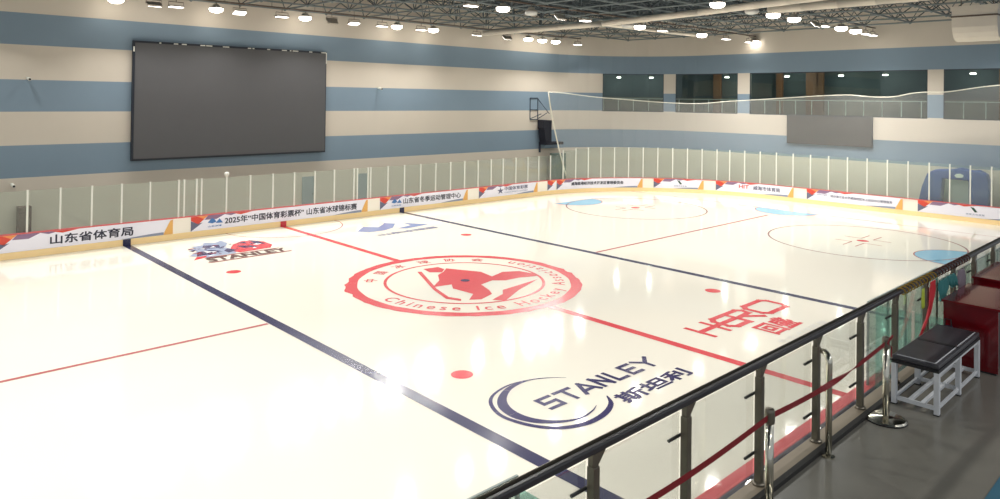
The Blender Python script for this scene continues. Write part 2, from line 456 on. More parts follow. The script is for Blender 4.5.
flat('swoosh_emblem', ribbon2d(sm, [.01, .06, .13, .19, .25, .26, .2, .11, .06, .04, .01]), M['ink'], on_ice, ICE, cut=False)

# --- HERO in broad strokes, second row of two square characters
def stroke(pts, w_): 
    out = []
    for (x0, y0), (x1, y1) in zip(pts[:-1], pts[1:]):
        d = Vector((x1 - x0, y1 - y0)); d.normalize(); n_ = Vector((-d.y, d.x)) * w_ / 2; e = d * w_ / 2 * .98
        out.append([(x0 - e.x + n_.x, y0 - e.y + n_.y), (x0 - e.x - n_.x, y0 - e.y - n_.y), (x1 + e.x - n_.x, y1 + e.y - n_.y), (x1 + e.x + n_.x, y1 + e.y + n_.y)])
    return out
hw = .2
his = []
his += stroke([(1.42, -9.31), (1.42, -8.42)], .17) + stroke([(1.42, -8.86), (2.25, -8.86)], hw) + stroke([(2.25, -9.31), (2.25, -8.42)], .17)
his += stroke([(3.3, -8.45), (2.78, -8.45), (2.6, -8.62), (2.6, -9.12), (2.78, -9.3), (3.35, -9.3)], hw) + stroke([(2.3, -8.86), (3.35, -8.86)], hw)
his += stroke([(3.5, -9.33), (3.5, -8.45), (4.2, -8.45), (4.35, -8.6), (4.3, -8.85), (3.6, -8.9)], hw) + stroke([(3.85, -8.95), (4.35, -9.33)], hw)
his += stroke([(4.8, -8.42), (5.9, -8.42), (6.05, -8.6), (6.05, -9.15), (5.9, -9.33), (4.8, -9.33), (4.62, -9.15), (4.62, -8.6), (4.8, -8.42)], hw)
hi[0] = .005
for k, q in enumerate(his):
    pass
def multi(name, polys, m):
    # overlapping strokes laid a hair apart so that they do not fight
    bm = bmesh.new()
    for k, p in enumerate(polys):
        bm.faces.new([bm.verts.new((a, b, .004 + .0002 * k)) for a, b in p])
    me = bpy.data.meshes.new(name); bm.to_mesh(me); bm.free(); me.materials.append(m)
    o = bpy.data.objects.new(name, me); C.objects.link(o); o.parent = ICE; return o
multi('hero_lettering', his, M['red'])
fit_text('hero_lettering', '回盛', (2.95, 4.6, -10.5, -9.6), M['red'], on_ice, ICE, bold=.035, cut=False)
fit_text('small_lettering', '专业冰球装备', (2.3, 5.3, -10.95, -10.7), M['greypaint'], on_ice, ICE, bold=.0, cut=False)

b_, t_, m_ = -9.46, -8.97, -9.215
sl = []
for pts in ([(-5.17, t_), (-5.55, t_), (-5.55, m_), (-5.17, m_), (-5.17, b_), (-5.58, b_)], [(-4.98, t_), (-4.5, t_)], [(-4.74, t_), (-4.74, b_)],
            [(-4.4, b_), (-4.15, t_)], [(-4.15, t_), (-3.9, b_)], [(-4.3, -9.33), (-4.0, -9.33)], [(-3.74, b_), (-3.74, t_)], [(-3.74, t_), (-3.4, b_)], [(-3.4, b_), (-3.4, t_)],
            [(-3.18, t_), (-3.18, b_), (-2.84, b_)], [(-2.25, t_), (-2.62, t_), (-2.62, b_), (-2.25, b_)], [(-2.6, m_), (-2.3, m_)],
            [(-2.06, t_), (-1.8, m_), (-1.8, b_)], [(-1.8, m_), (-1.5, t_)]):
    sl += stroke(pts, .115)
multi('sponsor_lettering', sl, M['ink'])

# --- emblem by the screen side boards: dark crest, red head, lettered bar
hi[0] = .004
flat('crest_emblem', [[(-6.3,9.5),(-5.9,9.75),(-4.4,9.85),(-4.1,10.4),(-4.3,11.2),(-3.85,12.1),(-3.85,12.83),(-4.2,12.5),(-4.64,12.78),(-4.9,12.3),(-5.38,12.2),(-5.4,11.8),(-5.74,11.69),(-5.5,11.2),(-6.13,10.44),(-5.8,10.1)]], M['b_grey'], on_ice, ICE, cut=False)
hi[0] = .006
flat('crest_emblem', [[(-5.9,10.2),(-5.2,10.3),(-4.7,10.7),(-5.0,11.1),(-5.6,11.0)], [(-5.2,11.5),(-4.5,11.3),(-4.3,11.9),(-4.9,12.2)], [(-4.6,10.1),(-4.1,10.4),(-4.3,11.0),(-4.6,10.6)]], M['ink'], on_ice, ICE, cut=False)
flat('crest_emblem', [[(-6.25,9.55),(-5.7,9.8),(-5.5,10.1),(-5.95,10.1)], [(-4.2,9.85),(-2.8,9.95),(-2.45,10.5),(-2.45,11.4),(-2.75,11.95),(-3.2,12.1),(-3.8,11.6),(-4.2,10.9),(-4.35,10.2)]], M['red'], on_ice, ICE, cut=False)
hi[0] = .008
flat('crest_emblem', [[(-3.7,10.6),(-3.1,10.5),(-3.3,11.0),(-3.8,11.2)], [(-2.95,11.1),(-2.6,10.9),(-2.6,11.7),(-2.9,11.8)], [(-3.6, 11.75), (-3.2, 11.5), (-3.15, 11.9)]], M['ink'], on_ice, ICE, cut=False)
flat('crest_emblem', [[(-5.3,10.45),(-4.9,10.6),(-5.05,10.8),(-5.35,10.7)], [(-4.85, 11.6), (-4.6, 11.5), (-4.6, 11.8)]], M['whitepaint'], on_ice, ICE, cut=False)
flat('crest_emblem', [[(-6.0,8.7),(-2.4,8.74),(-2.36,8.86),(-5.95,8.82)], [(-5.8,9.62),(-2.6,9.6),(-2.5,9.7),(-5.7,9.74)]], M['belt'], on_ice, ICE, cut=False)
random.seed(11)
flecks = []
for k in range(34):
    a_, b_ = random.uniform(-5.9, -2.7), random.uniform(9.95, 12.2)
    if a_ < -4.4 and b_ > 11.9 and a_ < -5: continue
    r_ = random.uniform(.06, .16); t_ = random.uniform(0, 3)
    flecks.append([(a_ + r_ * 2.2 * math.cos(t_), b_ + r_ * 1.5 * math.sin(t_)), (a_ + r_ * math.cos(t_ + 2), b_ + r_ * math.sin(t_ + 2)), (a_ + r_ * math.cos(t_ + 4), b_ + r_ * math.sin(t_ + 4))])
flat('crest_emblem', flecks[::2], M['ink'], on_ice, ICE, cut=False)
hi[0] = .0095
flat('crest_emblem', flecks[1::4], M['whitepaint'], on_ice, ICE, cut=False)
flat('crest_emblem', flecks[3::4], M['belt'], on_ice, ICE, cut=False)
hi[0] = .012
fit_text('crest_lettering', 'STANLEY', (-5.85, -2.4, 8.9, 9.58), M['ropeb'], on_ice, ICE, bold=.03, shear=.1, cut=False)
# --- pale blue mountain emblem farther along the same boards
hi[0] = .004
flat('mountain_emblem', [[(2.15,10.78),(2.48,10.26),(3.37,10.2),(4.11,10.54),(4.91,11.48),(4.57,11.99),(4.2,11.6),(3.63,11.15),(3.1,11.72)],
                         [(4.2,10.25),(4.58,9.94),(5.27,10.04),(6.18,10.21),(5.75,10.8),(5.36,11.35),(5.28,10.58)]], M['steelblue'], on_ice, ICE, cut=False)
flat('mountain_emblem', [[(2.9, 12.0), (3.6, 11.9), (4.1, 12.4), (3.6, 12.3)]], M['greypaint'], on_ice, ICE, cut=False)
fit_text('mountain_lettering', '山东冰球赛', (2.4, 6.0, 9.05, 9.55), M['b_slate'], on_ice, ICE, bold=.04, cut=False)

# ------------------------------------------------------------------ far rink barrier
S0, S1 = -30.0, 52.5
bar = thing('rink_barrier', 'long white dasher boards with glass shield along the screen wall and round the netted end', 'rink boards', (0, W, 0))
def kid(mb, name, m, parent=bar, **k):
    o = mb.build(name, m, None, **k)
    if parent is not None:
        o.parent = parent; o.matrix_parent_inverse = Matrix.Translation(-Vector(parent.location))
    return o
kid(strip(MB(), rink, S0, S1, (0.02, .16), (0.0, .97)), 'board_panel', M['board'])
o = kid(strip(MB(), rink, S0, S1, (0.0, .02), (0.0, .27)), 'kick_strip', M['kick']); o['label'] = 'yellow kick strip'
o = kid(strip(MB(), rink, S0, S1, (-.01, .19), (.97, 1.0)), 'cap_rail', M['cap']); o['label'] = 'thin red cap rail'
posts = [-12.33, -11.15, -9.98, -8.80, -7.62, -6.44, -5.19, -4.94, -4.37, -4.14, -2.94, -1.74, -0.55, 0.63, 1.81, 2.98, 4.21, 4.43, 5.12, 5.30, 6.47, 7.64, 8.82, 9.97, 11.14, 12.29, 13.43, 14.57, 15.65,
         16.85, 18.0, 19.09, 20.2, 21.34, 22.43, 23.46, 24.47, 25.53, 26.6, 27.68, 28.75, 29.82, 30.86, 31.89, 32.93, 33.82, 34.86, 35.94, 37.08, 38.25, 39.43, 40.61, 41.8, 42.99, 44.17, 45.33, 46.47, 47.54, 48.57, 49.6, 50.6, 51.6]
posts = [-13.5 - 1.18 * k for k in range(10, -1, -1)] + posts
def gtop(s):
    if s < 20.3: return 2.72
    if s < 23: return 2.95 + (s - 20.3) * .1
    return 3.22
for i, s in enumerate(posts):
    x, y = rink(s, .1); a = math.atan2(rink(s, 1)[1] - rink(s, 0)[1], rink(s, 1)[0] - rink(s, 0)[0])
    o = MB().box(-.026, .026, -.035, .035, 1.0, gtop(s) + .02).build('shield_post', M['alu'])
    o.rotation_euler = (0, 0, a); o.location = (x, y - W, 0); o.parent = bar
    if i + 1 < len(posts):
        s2 = posts[i + 1]
        kid(strip(MB(), rink, s + .03, s2 - .03, (.09, .10), (1.0, min(gtop(s), gtop(s2)) - .01)), 'shield_glass', M['glass'])

# banners on the boards
def bfn(s, z, k=0): x, y = rink(s, -.006); return (x, y, z)
def bfn2(s, z, k=0): x, y = rink(s, -.008 - .0003 * k); return (x, y, z)
def bfn3(s, z, k=0): x, y = rink(s, -.013 - .0003 * k); return (x, y, z)
def banner(s0, s1, label, texts, left_art=True, right_art=True, z0=.28, z1=.96, logo=None, mount=True):
    h = z1 - z0; mid = (s0 + s1) / 2
    px, py = rink(mid, 0)
    o = strip(MB(), rink, s0, s1, (-.004, .014), (z0, z1), .3).build('advertising_banner', M['banner'])
    tag(o, label, 'banner', 'sponsor banners on the rink boards')
    Lr, Rr = [], []
    if left_art:
        flat('printed_triangle', [[(s0, z1), (s0, z1 - .26 * h), (s0 + .35, z1 - .55 * h), (s0 + .62, z1 - .22 * h), (s0 + .3, z1)]], M['b_red'], bfn2, o)
        flat('printed_triangle', [[(s0 + .3, z1), (s0 + .62, z1 - .22 * h), (s0 + .8, z1)]], M['b_orange'], bfn2, o)
        flat('printed_triangle', [[(s0, z1 - .28 * h), (s0, z0), (s0 + .55, z1 - .45 * h), (s0 + .3, z1 - .5 * h)]], M['b_slate'], bfn2, o)
        if mount:
            flat('printed_mountain', [[(s0 + .62, z1 - .28 * h), (s0 + .8, z1), (s0 + 2.3, z1), (s0 + 1.9, z1 - .14 * h), (s0 + 1.6, z1 - .02 * h), (s0 + 1.2, z1 - .3 * h)]], M['b_purple'], bfn2, o)
            flat('printed_triangle', [[(s0 + 2.0, z1), (s0 + 3.0, z1), (s0 + 2.4, z1 - .14 * h)]], M['b_red'], bfn3, o)
    if right_art:
        flat('printed_wedge', [[(s1 - .12, z1 - .05), (s1, z1 - .02), (s1, z0), (s1 - .42, z0), (s1 - .35, z0 + .25 * h)]], M['b_tan'], bfn3, o)
        flat('printed_wedge', [[(s1 - .4, z0), (s1 - .4, z0 + .18 * h), (s1 - .9, z0 + .16 * h), (s1 - 1.5, z0 + .1 * h), (s1 - 2.2, z0)]], M['b_grey'], bfn2, o)
    if logo == 'event':
        c = s0 + 1.1
        flat('event_emblem', [[(c - .32, z0 + .5 * h), (c - .12, z0 + .8 * h), (c + .02, z0 + .68 * h), (c + .1, z0 + .5 * h), (c - .1, z0 + .42 * h)],
                              [(c + .06, z0 + .42 * h), (c + .25, z0 + .72 * h), (c + .42, z0 + .4 * h)]], M['b_blue'], bfn3, o)
        fit_text('printed_lettering', '山东冰球', (c - .3, c + .36, z0 + .16 * h, z0 + .28 * h), M['b_blue'], bfn3, o, bold=.02)
    if logo == 'slash':
        c = mid + .1
        flat('slash_emblem', [[(c - .2, z0 + .88 * h), (c - .02, z0 + .82 * h), (c + .16, z0 + .48 * h), (c + .02, z0 + .44 * h)]], M['b_green'], bfn3, o)
        fit_text('printed_lettering', '体育文化发展', (c - .42, c + .5, z0 + .2 * h, z0 + .34 * h), M['b_grey'], bfn3, o, bold=.01)
    if logo == 'star':
        c = s0 + 1.9
        star = []
        for k in range(10):
            rr = .24 if k % 2 == 0 else .09; a = PI / 2 + k * PI / 5; star.append((c + rr * 1.3 * math.cos(a), z0 + .5 * h + rr * math.sin(a)))
        flat('star_emblem', [star[::-1]], M['b_slate'], bfn3, o)
    for body, a0, a1, b0, b1, m, bold in texts:
        fit_text('printed_lettering', body, (a0, a1, z0 + b0 * h, z0 + b1 * h), m, bfn3, o, bold=bold)
    return o
ink = M['b_ink']
banner(-12.3, -5.46, 'white banner reading 山东省体育局 under the blank wall left of the video screen'.replace(' left of', ' beside'), [('山东省体育局', -10.35, -7.15, .2, .8, ink, .02)])
banner(-4.65, 5.06, 'longest white banner reading 2025年 中国体育彩票杯 below the video screen', [('2025年“中国体育彩票杯” 山东省冰球锦标赛', -3.05, 4.35, .26, .78, ink, .02)], logo='event')
banner(5.88, 12.48, 'white banner reading 山东省冬季运动管理中心 beside the far blue line', [('山东省冬季运动管理中心', 7.5, 11.9, .28, .78, ink, .02)], logo='event')
banner(13.43, 18.88, 'white banner with star emblem and 中国体育彩票 lettering', [('中国体育彩票', 15.7, 17.9, .48, .84, M['b_slate'], .02), ('CHINA SPORTS LOTTERY', 15.7, 17.9, .24, .36, M['b_grey'], .01)], logo='star')
banner(19.85, 20.6, 'short white banner piece with red and slate triangles below the hanging loudspeaker', [], right_art=False, mount=False)
banner(20.7, 27.64, 'white banner reading 威海临港经济技术开发区 round the rink corner', [('威海临港经济技术开发区管理委员会', 22.0, 26.2, .36, .72, ink, .03)])
banner(28.45, 32.03, 'short white banner with dark slash emblem just past the rink corner', [], logo='slash')
banner(32.88, 38.35, 'white banner with red HIT letters and 威海市体育局', [('HIT', 34.5, 35.2, .42, .8, M['b_red'], .02), ('威海市体育局', 35.5, 37.4, .36, .78, M['b_slate'], .02)])
banner(39.24, 45.08, 'white banner with a long single line of fine dark lettering on the end boards', [('哈尔滨工业大学威海校区冰上运动中心管理服务', 40.8, 44.5, .42, .66, M['b_slate'], .02), ('WH·TZC', 39.9, 40.6, .5, .68, M['b_grey'], .01)])
banner(45.9, 51.5, 'white banner with dark slash emblem below the blue inflatable arch', [], logo='slash')
# blue and red line marks carried up the boards
for s, m in ((-7.41, M['navy']), (0.0, M['red']), (7.41, M['navy'])):
    strip(MB(), rink, s - .16, s + .16, (-.02, -.004), (0.0, .27)).build('line_mark', m).parent = bar
    bpy.context.view_layer.update()
for o in list(bar.children):
    if o.name.startswith('line_mark'): o.matrix_parent_inverse = Matrix.Translation(-Vector(bar.location))

# ------------------------------------------------------------------ near rink barrier
nb = thing('rink_barrier', 'near dasher boards with wide red cap in front of the stainless railing', 'rink boards', (0, -W, 0))
def nk(mb, name, m, **k): return kid(mb, name, m, nb, **k)
nk(MB().box(-30, 28, -W - .16, -W - .02, 0, .92), 'board_panel', M['board'])
nk(MB().box(-30, 28, -W - .02, -W, 0, .25), 'kick_strip', M['kick'])
nk(MB().box(-30, 28, -W - .2, -W + .02, .92, .96), 'cap_rail', M['cap'])
nk(MB().box(-30, 28, -W - .22, -W - .2, .1, .95), 'inner_skirting', M['b_slate'])
def near_glass(x0, x1, zt=2.64):
    n = max(1, round((x1 - x0) / 1.2)); d = (x1 - x0) / n
    for i in range(n):
        nk(MB().box(x0 + i * d + .02, x0 + (i + 1) * d - .02, -W - .105, -W - .095, .96, zt), 'shield_glass', M['glass_near'])
        nk(MB().box(x0 + i * d - .02, x0 + i * d + .02, -W - .12, -W - .08, .96, zt), 'shield_post', M['edge'])
    nk(MB().box(x0 + n * d - .02, x0 + n * d + .02, -W - .12, -W - .08, .96, zt), 'shield_post', M['edge'])
    nk(MB().box(x0, x1, -W - .115, -W - .085, zt, zt + .025), 'shield_top_rail', M['edge'])
near_glass(-28, -11.64)
near_glass(-1.57, 3.0)
near_glass(3.0, 26.0, 2.3)
# glass partitions at the ends of the team bench
def partition(x, label):
    t = thing('bench_partition', label, 'glass partition', (x, -15.4, 0))
    for k in range(3):
        y0 = -W - .25 - k * .72
        o = MB().box(-.008, .008, y0 - .66 + 15.4, y0 + 15.4, .5, 2.62).build('glass_pane', M['glass_green'], t)
        o = MB().box(-.025, .025, y0 - .70 + 15.4, y0 - .66 + 15.4, 0, 2.65).build('partition_post', M['alu'], t)
partition(-1.57, 'greenish glass partition closing the netted end of the team bench')
partition(-11.75, 'greenish glass partition closing the other end of the team bench, at the bottom edge')
tb = thing('team_bench', 'long pale team bench between the near boards and the railing', 'bench', (-6.6, -15.2, 0))
MB().box(-4.6, 4.6, -.17, .17, .42, .47).build('seat', M['alu'], tb)
for k in range(5):
    x = -4.4 + k * 2.2
    MB().box(x - .03, x + .03, -.14, .14, 0, .42).build('leg', M['steel'], tb)

# ------------------------------------------------------------------ platform
PZ = 3.45; RY = -17.06
struct(MB().box(-24, 12, -24, RY + .04, 2.9, PZ).build('platform_floor', M['floor']))
struct(MB().box(-24, 12, RY + .04, RY + .07, 0.0, PZ - .0).build('platform_front_wall', M['beige']))
k_ = struct(MB().box(-24, 12, RY - .07, RY + .07, PZ, PZ + .03).build('kerb', M['tan']))
struct(MB().box(-24, 12, RY - .12, RY - .07, PZ, PZ + .04).build('kerb_edge', M['rubber']))

rail = thing('guard_rail', 'stainless steel and glass railing with black handrail along the spectator platform', 'railing', (-9, RY, PZ))
def rk(mb, name, m, **k): return kid(mb, name, m, rail, **k)
ht = 4.515
rk(MB().prism([(RY - .022, ht - .01), (RY - .017, ht - .002), (RY - .01, ht), (RY + .014, ht), (RY + .022, ht - .006), (RY + .022, ht - .04), (RY + .017, ht - .047), (RY - .017, ht - .047), (RY - .022, ht - .04)], 'x', -20, 8), 'handrail', M['rail_black'])
o = rk(MB().box(-20, 8, RY + .026, RY + .031, ht - .03, ht + .016), 'handrail_edge_trim', M['steel'])
xs = [-13.53 - 1.11 * k for k in range(5, 0, -1)] + [-13.53, -12.46, -11.33, -10.2, -9.1, -8.05, -6.93, -5.75, -4.7, -3.58, -2.5, -1.4, -.3, .8, 1.9]
for i, x in enumerate(xs):
    p_ = rk(MB().box(x - .03, x + .03, RY - .03, RY + .03, PZ + .03, ht - .13), 'post', M['steel'], bevel=.004)
    def pk(mb, name, m, **k):
        o = mb.build(name, m); o.parent = p_
        o.matrix_parent_inverse = Matrix.Identity(4); return o
    pk(MB().prism([(x - .026, ht - .13), (x + .026, ht - .13), (x + .03, ht - .12), (x + .10, ht - .047), (x - .03, ht - .047), (x - .03, ht - .12)], 'y', RY - .02, RY + .02), 'saddle_bracket', M['steel'])
    pk(MB().lathe(x, RY, [(.055, PZ + .03), (.055, PZ + .045), (.045, PZ + .055)], 20), 'base_plate', M['steel'])
    for z in (ht - .28, PZ + .28):
        pk(MB().tube([(x + .02, RY + .045, z), (x - .16, RY + .045, z)], .012, 8), 'glass_clamp', M['black'])
    if i + 1 < len(xs):
        x2 = xs[i + 1]
        rk(MB().box(x + .034, x2 - .034, RY + .03, RY + .038, PZ + .08, ht - .1), 'glass_pane', M['rail_glass'])

# curved tube guard fixed to the third visible post
tg = thing('tube_guard', 'bent stainless steel tube running from a railing post down to the platform floor', 'rail tube', (-10.35, -17.24, PZ))
pts = [(.14, .115, .905), (.12, .1, .915), (.08, .07, .92)]
for k in range(7):
    a = k / 6 * PI / 2; pts.append((.05 - .05 * math.sin(a), .045 - .045 * math.sin(a), .86 + .06 * math.cos(a)))
pts.append((0, 0, .02))
MB().tube(pts, .028, 14).build('tube', M['chrome'], tg, smooth=True)
MB().lathe(0, 0, [(.055, 0), (.055, .012), (.03, .02)], 24).build('floor_flange', M['chrome'], tg, smooth=False)

# queue posts
def stanchion(x, y, label):
    t = thing('queue_stanchion', label, 'barrier post', (x, y, PZ))
    MB().lathe(0, 0, [(.195, 0), (.198, .012), (.18, .028), (.07, .04), (.03, .05)], 40).build('base', M['chrome'], t, smooth=False)
    MB().lathe(0, 0, [(.199, -.0), (.201, .012), (.199, .014)], 40).build('base_rim', M['black'], t)
    MB().lathe(0, 0, [(.032, .04), (.032, .74)], 24).build('pole', M['chrome'], t, smooth=True)
    MB().lathe(0, 0, [(.037, .74), (.039, .76), (.039, .83), (.033, .85), (.018, .855)], 24).build('head', M['steel'], t)
    return t
s1 = stanchion(-11.68, -17.32, 'stainless queue post with dark red belts beside the railing, nearer the camera')
s1['label'] = 'stainless queue post with dark red belts on both sides, cut off by the bottom edge'
s2 = stanchion(-9.12, -17.32, 'stainless queue post on a round base standing beside the end of the padded bench')
def belt(t, dx, twist, name='belt'):
    n = 40; vs = []; fs = []
    for i in range(n + 1):
        u = i / n; x = math.copysign(.03, dx) + (dx - math.copysign(.08, dx)) * u; z = .785 - .05 * math.sin(PI * u)
        a = twist * max(0, min(1, (u - .35) / .4)) if twist else 0
        hw_ = .024
        dy, dz = math.sin(a) * hw_, math.cos(a) * hw_
        for sgn in (-1, 1):
            for th in (-.0012, .0012):
                vs.append((x, sgn * dy + th * math.cos(a), z + sgn * dz - th * math.sin(a)))
    for i in range(n):
        b = 4 * i
        for q in ((0, 1), (1, 3), (3, 2), (2, 0)): fs.append((b + q[0], b + q[1], b + 4 + q[1], b + 4 + q[0]))
    fs += [(0, 2, 3, 1), (4 * n, 4 * n + 1, 4 * n + 3, 4 * n + 2)]
    o = MB().add(vs, fs).build(name, M['belt'], t); o['label'] = 'dark red retractable belt'
belt(s1, -2.7, 0); belt(s1, 2.56, PI)
o = MB().tube([(.02, -.02, .8), (.03, -.05, .86), (.0, -.06, .88), (-.04, -.05, .86), (-.05, -.03, .8), (.06, -.03, .74), (.05, -.03, .64)], .008, 8).build('belt_loop', M['belt'], s2)

# padded bench
bn = thing('bench', 'white steel bench with charcoal padded top standing beside the railing', 'bench', (-7.83, -17.44, PZ))
bl, bw, bh = .8, .225, .53
MB().box(-bl, bl, -bw, bw, bh - .05, bh).build('padded_seat', M['padding'], bn, bevel=.012)
MB().box(-bl - .003, bl + .003, -bw - .003, bw + .003, bh - .085, bh - .05).build('seat_edging', M['black'], bn)
MB().box(-bl + .04, bl - .04, -bw + .035, -bw + .047, bh, bh + .003).build('seat_piping', M['whitemetal'], bn)
MB().box(-bl + .035, -bl + .045, -bw + .04, bw - .04, bh, bh + .003).build('seat_piping', M['whitemetal'], bn)
MB().box(-.03, .03, -bw + .02, bw - .02, bh, bh + .003).build('seat_seam', M['black'], bn)
for x in (-bl + .025, 0, bl - .025):
    for y in (-bw + .02, bw - .02):
        MB().box(x - .027, x + .027, y - .025, y + .025, 0, bh - .085).build('leg', M['whitemetal'], bn, bevel=.003)
        MB().box(x - .029, x + .029, y - .027, y + .027, 0, .012).build('leg_cap', M['black'], bn)
    MB().box(x - .015, x + .015, -bw + .04, bw - .04, .05, .09).build('cross_rail', M['whitemetal'], bn)
for y in (-bw + .02, bw - .02):
    MB().box(-bl, bl, y - .014, y + .014, bh - .12, bh - .085).build('side_rail', M['whitemetal'], bn)
    MB().box(-bl + .04, -.025, y - .012, y + .012, .055, .085).build('side_rail', M['whitemetal'], bn)
    MB().box(.025, bl - .04, y - .012, y + .012, .055, .085).build('side_rail', M['whitemetal'], bn)
for y in (-.06, .06):
    MB().box(-bl + .04, bl - .04, y - .018, y + .018, .055, .085).build('shelf_bar', M['whitemetal'], bn)

# red laminate desks
def desk(x0, x1, y0, y1, h, label, cat='desk'):
    t = thing('desk', label, cat, ((x0 + x1) / 2, (y0 + y1) / 2, PZ)); a = (x1 - x0) / 2; b = (y1 - y0) / 2
    MB().box(-a, a, -b, b, h - .03, h).build('desktop', M['mahogany'], t, bevel=.004)
    MB().box(-a + .02, -a + .05, -b + .03, b - .02, 0.02, h - .03).build('end_panel', M['mahogany'], t)
    MB().box(a - .05, a - .02, -b + .03, b - .02, 0.02, h - .03).build('end_panel', M['mahogany'], t)
    MB().box(-a + .05, a - .05, b - .05, b - .03, .12, h - .03).build('modesty_panel', M['mahogany'], t)
    MB().box(-a + .05, a - .05, -b + .05, -b + .07, .06, h - .03).build('front_panel', M['darkside'], t)
    for x in (-a + .04, a - .04):
        MB().box(x - .02, x + .02, -b + .05, b - .04, 0, .02).build('foot', M['black'], t)
    return t
desk(-6.85, -5.62, -17.84, -17.21, .8, 'dark red laminate desk with glossy top right behind the padded bench'.replace('right behind', 'standing at the end of'))
desk(-5.42, -4.0, -17.88, -17.2, .86, 'second dark red laminate desk, farther along the railing and partly hidden by the first')
nbx = thing('equipment_bag', 'dark navy equipment bag between the bench end and the red desk', 'bag', (-6.9, -17.3, PZ))
bgm = MB()
pr = [(.09, 0), (.1, .04), (.1, .3), (.085, .42), (.05, .5)]
bgm.add([(sx * r_ * .35, sy * r_, z) for r_, z in pr for sx, sy in ((-1, -1), (1, -1), (1, 1), (-1, 1))],
        [(4 * i + k, 4 * i + (k + 1) % 4, 4 * i + 4 + (k + 1) % 4, 4 * i + 4 + k) for i in range(4) for k in range(4)] + [(3, 2, 1, 0), (16, 17, 18, 19)])
bgm.build('bag_body', mat('navy nylon', srgb(30, 36, 62), .7, noise=.1), nbx, bevel=.006)
MB().tube([(0, -.04, .49), (0, -.03, .58), (0, .03, .58), (0, .04, .49)], .008, 8).build('carry_handle', M['black'], nbx)
mt = MB().box(-10.25, -9.4, -18.9, -18.405, PZ, PZ + .02).build('rubber_mat', mat('blue rubber mat', srgb(44, 92, 112), .6, noise=.1))
tag(mt, 'blue-green floor mat just entering the bottom corner of the platform', 'mat')

# things hung on the handrail
def helix(x0, x1, r, turns, ph, m, label, name='cord'):
    n = int(turns * 12); pts = [(x0 + (x1 - x0) * i / n, RY + r * math.cos(ph + 2 * PI * turns * i / n), ht - .023 + r * math.sin(ph + 2 * PI * turns * i / n)) for i in range(n + 1)]
    o = MB().tube(pts, .009, 6).build(name, m, smooth=True); tag(o, label, 'cord', 'cords wound round the black handrail'); return o
helix(-7.9, -6.6, .042, 11, 0, M['ropea'], 'ochre cord wound round the handrail above the padded bench')
helix(-6.55, -5.0, .042, 12, 1, M['ropeb'], 'maroon cord wound round the handrail above the red desk')

def cloth(name, pts, w0, w1, m, label, cat, th=.004, yoff=-.07, fold=.012):
    """hanging strip in the plane of the rail: pts = centre line (x, z); width w0..w1"""
    n = 14; k = 8; vs = []; fs = []
    P = smooth(pts, 6); L_ = len(P)
    for side in (0, 1):
        for i, (x, z) in enumerate(P):
            u = i / (L_ - 1); w_ = w0 + (w1 - w0) * u
            for j in range(k + 1):
                v = j / k - .5
                vs.append((x + v * w_, RY + yoff + fold * math.sin(j * 1.9 + i * .35) + side * th, z + .01 * math.cos(j * 2.3) * u))
    row = k + 1; A = L_ * row
    for i in range(L_ - 1):
        for j in range(k):
            q = (i * row + j, i * row + j + 1, (i + 1) * row + j + 1, (i + 1) * row + j)
            fs.append(q); fs.append(tuple(A + t for t in q[::-1]))
    border = [j for j in range(row)] + [i * row + k for i in range(1, L_)] + [(L_ - 1) * row + j for j in range(k - 1, -1, -1)] + [i * row for i in range(L_ - 2, 0, -1)]
    for a, b in zip(border, border[1:] + border[:1]): fs.append((a, b, A + b, A + a))
    o = MB().add(vs, fs).build(name, m, smooth=True); tag(o, label, cat); return o
cloth('ribbon', [(-6.88, 4.47), (-6.92, 4.3), (-7.05, 4.1), (-7.25, 3.95), (-7.45, 3.8)], .2, .03, M['redcloth'], 'long bright red ribbon hanging from the handrail to the padded bench', 'ribbon')
cloth('name_badge', [(-7.27, 4.44), (-7.27, 4.2)], .1, .09, M['lime'], 'lime green badge hanging from the handrail beside the red ribbon', 'badge', fold=.004)
cloth('cloth', [(-6.42, 4.42), (-6.45, 4.3), (-6.5, 4.16)], .36, .22, M['teal'], 'crumpled teal cloth hanging from the corded handrail', 'cloth', fold=.025)
cloth('cloth', [(-6.08, 4.42), (-6.05, 4.32), (-5.95, 4.24)], .3, .3, M['teal'], 'small teal cloth corner hanging next to the mauve towel', 'cloth', fold=.025)
cloth('towel', [(-5.62, 4.42), (-5.62, 4.25), (-5.6, 4.02)], .3, .26, M['lilac'], 'mauve grey towel hanging over the handrail behind the first red desk', 'towel', fold=.018)

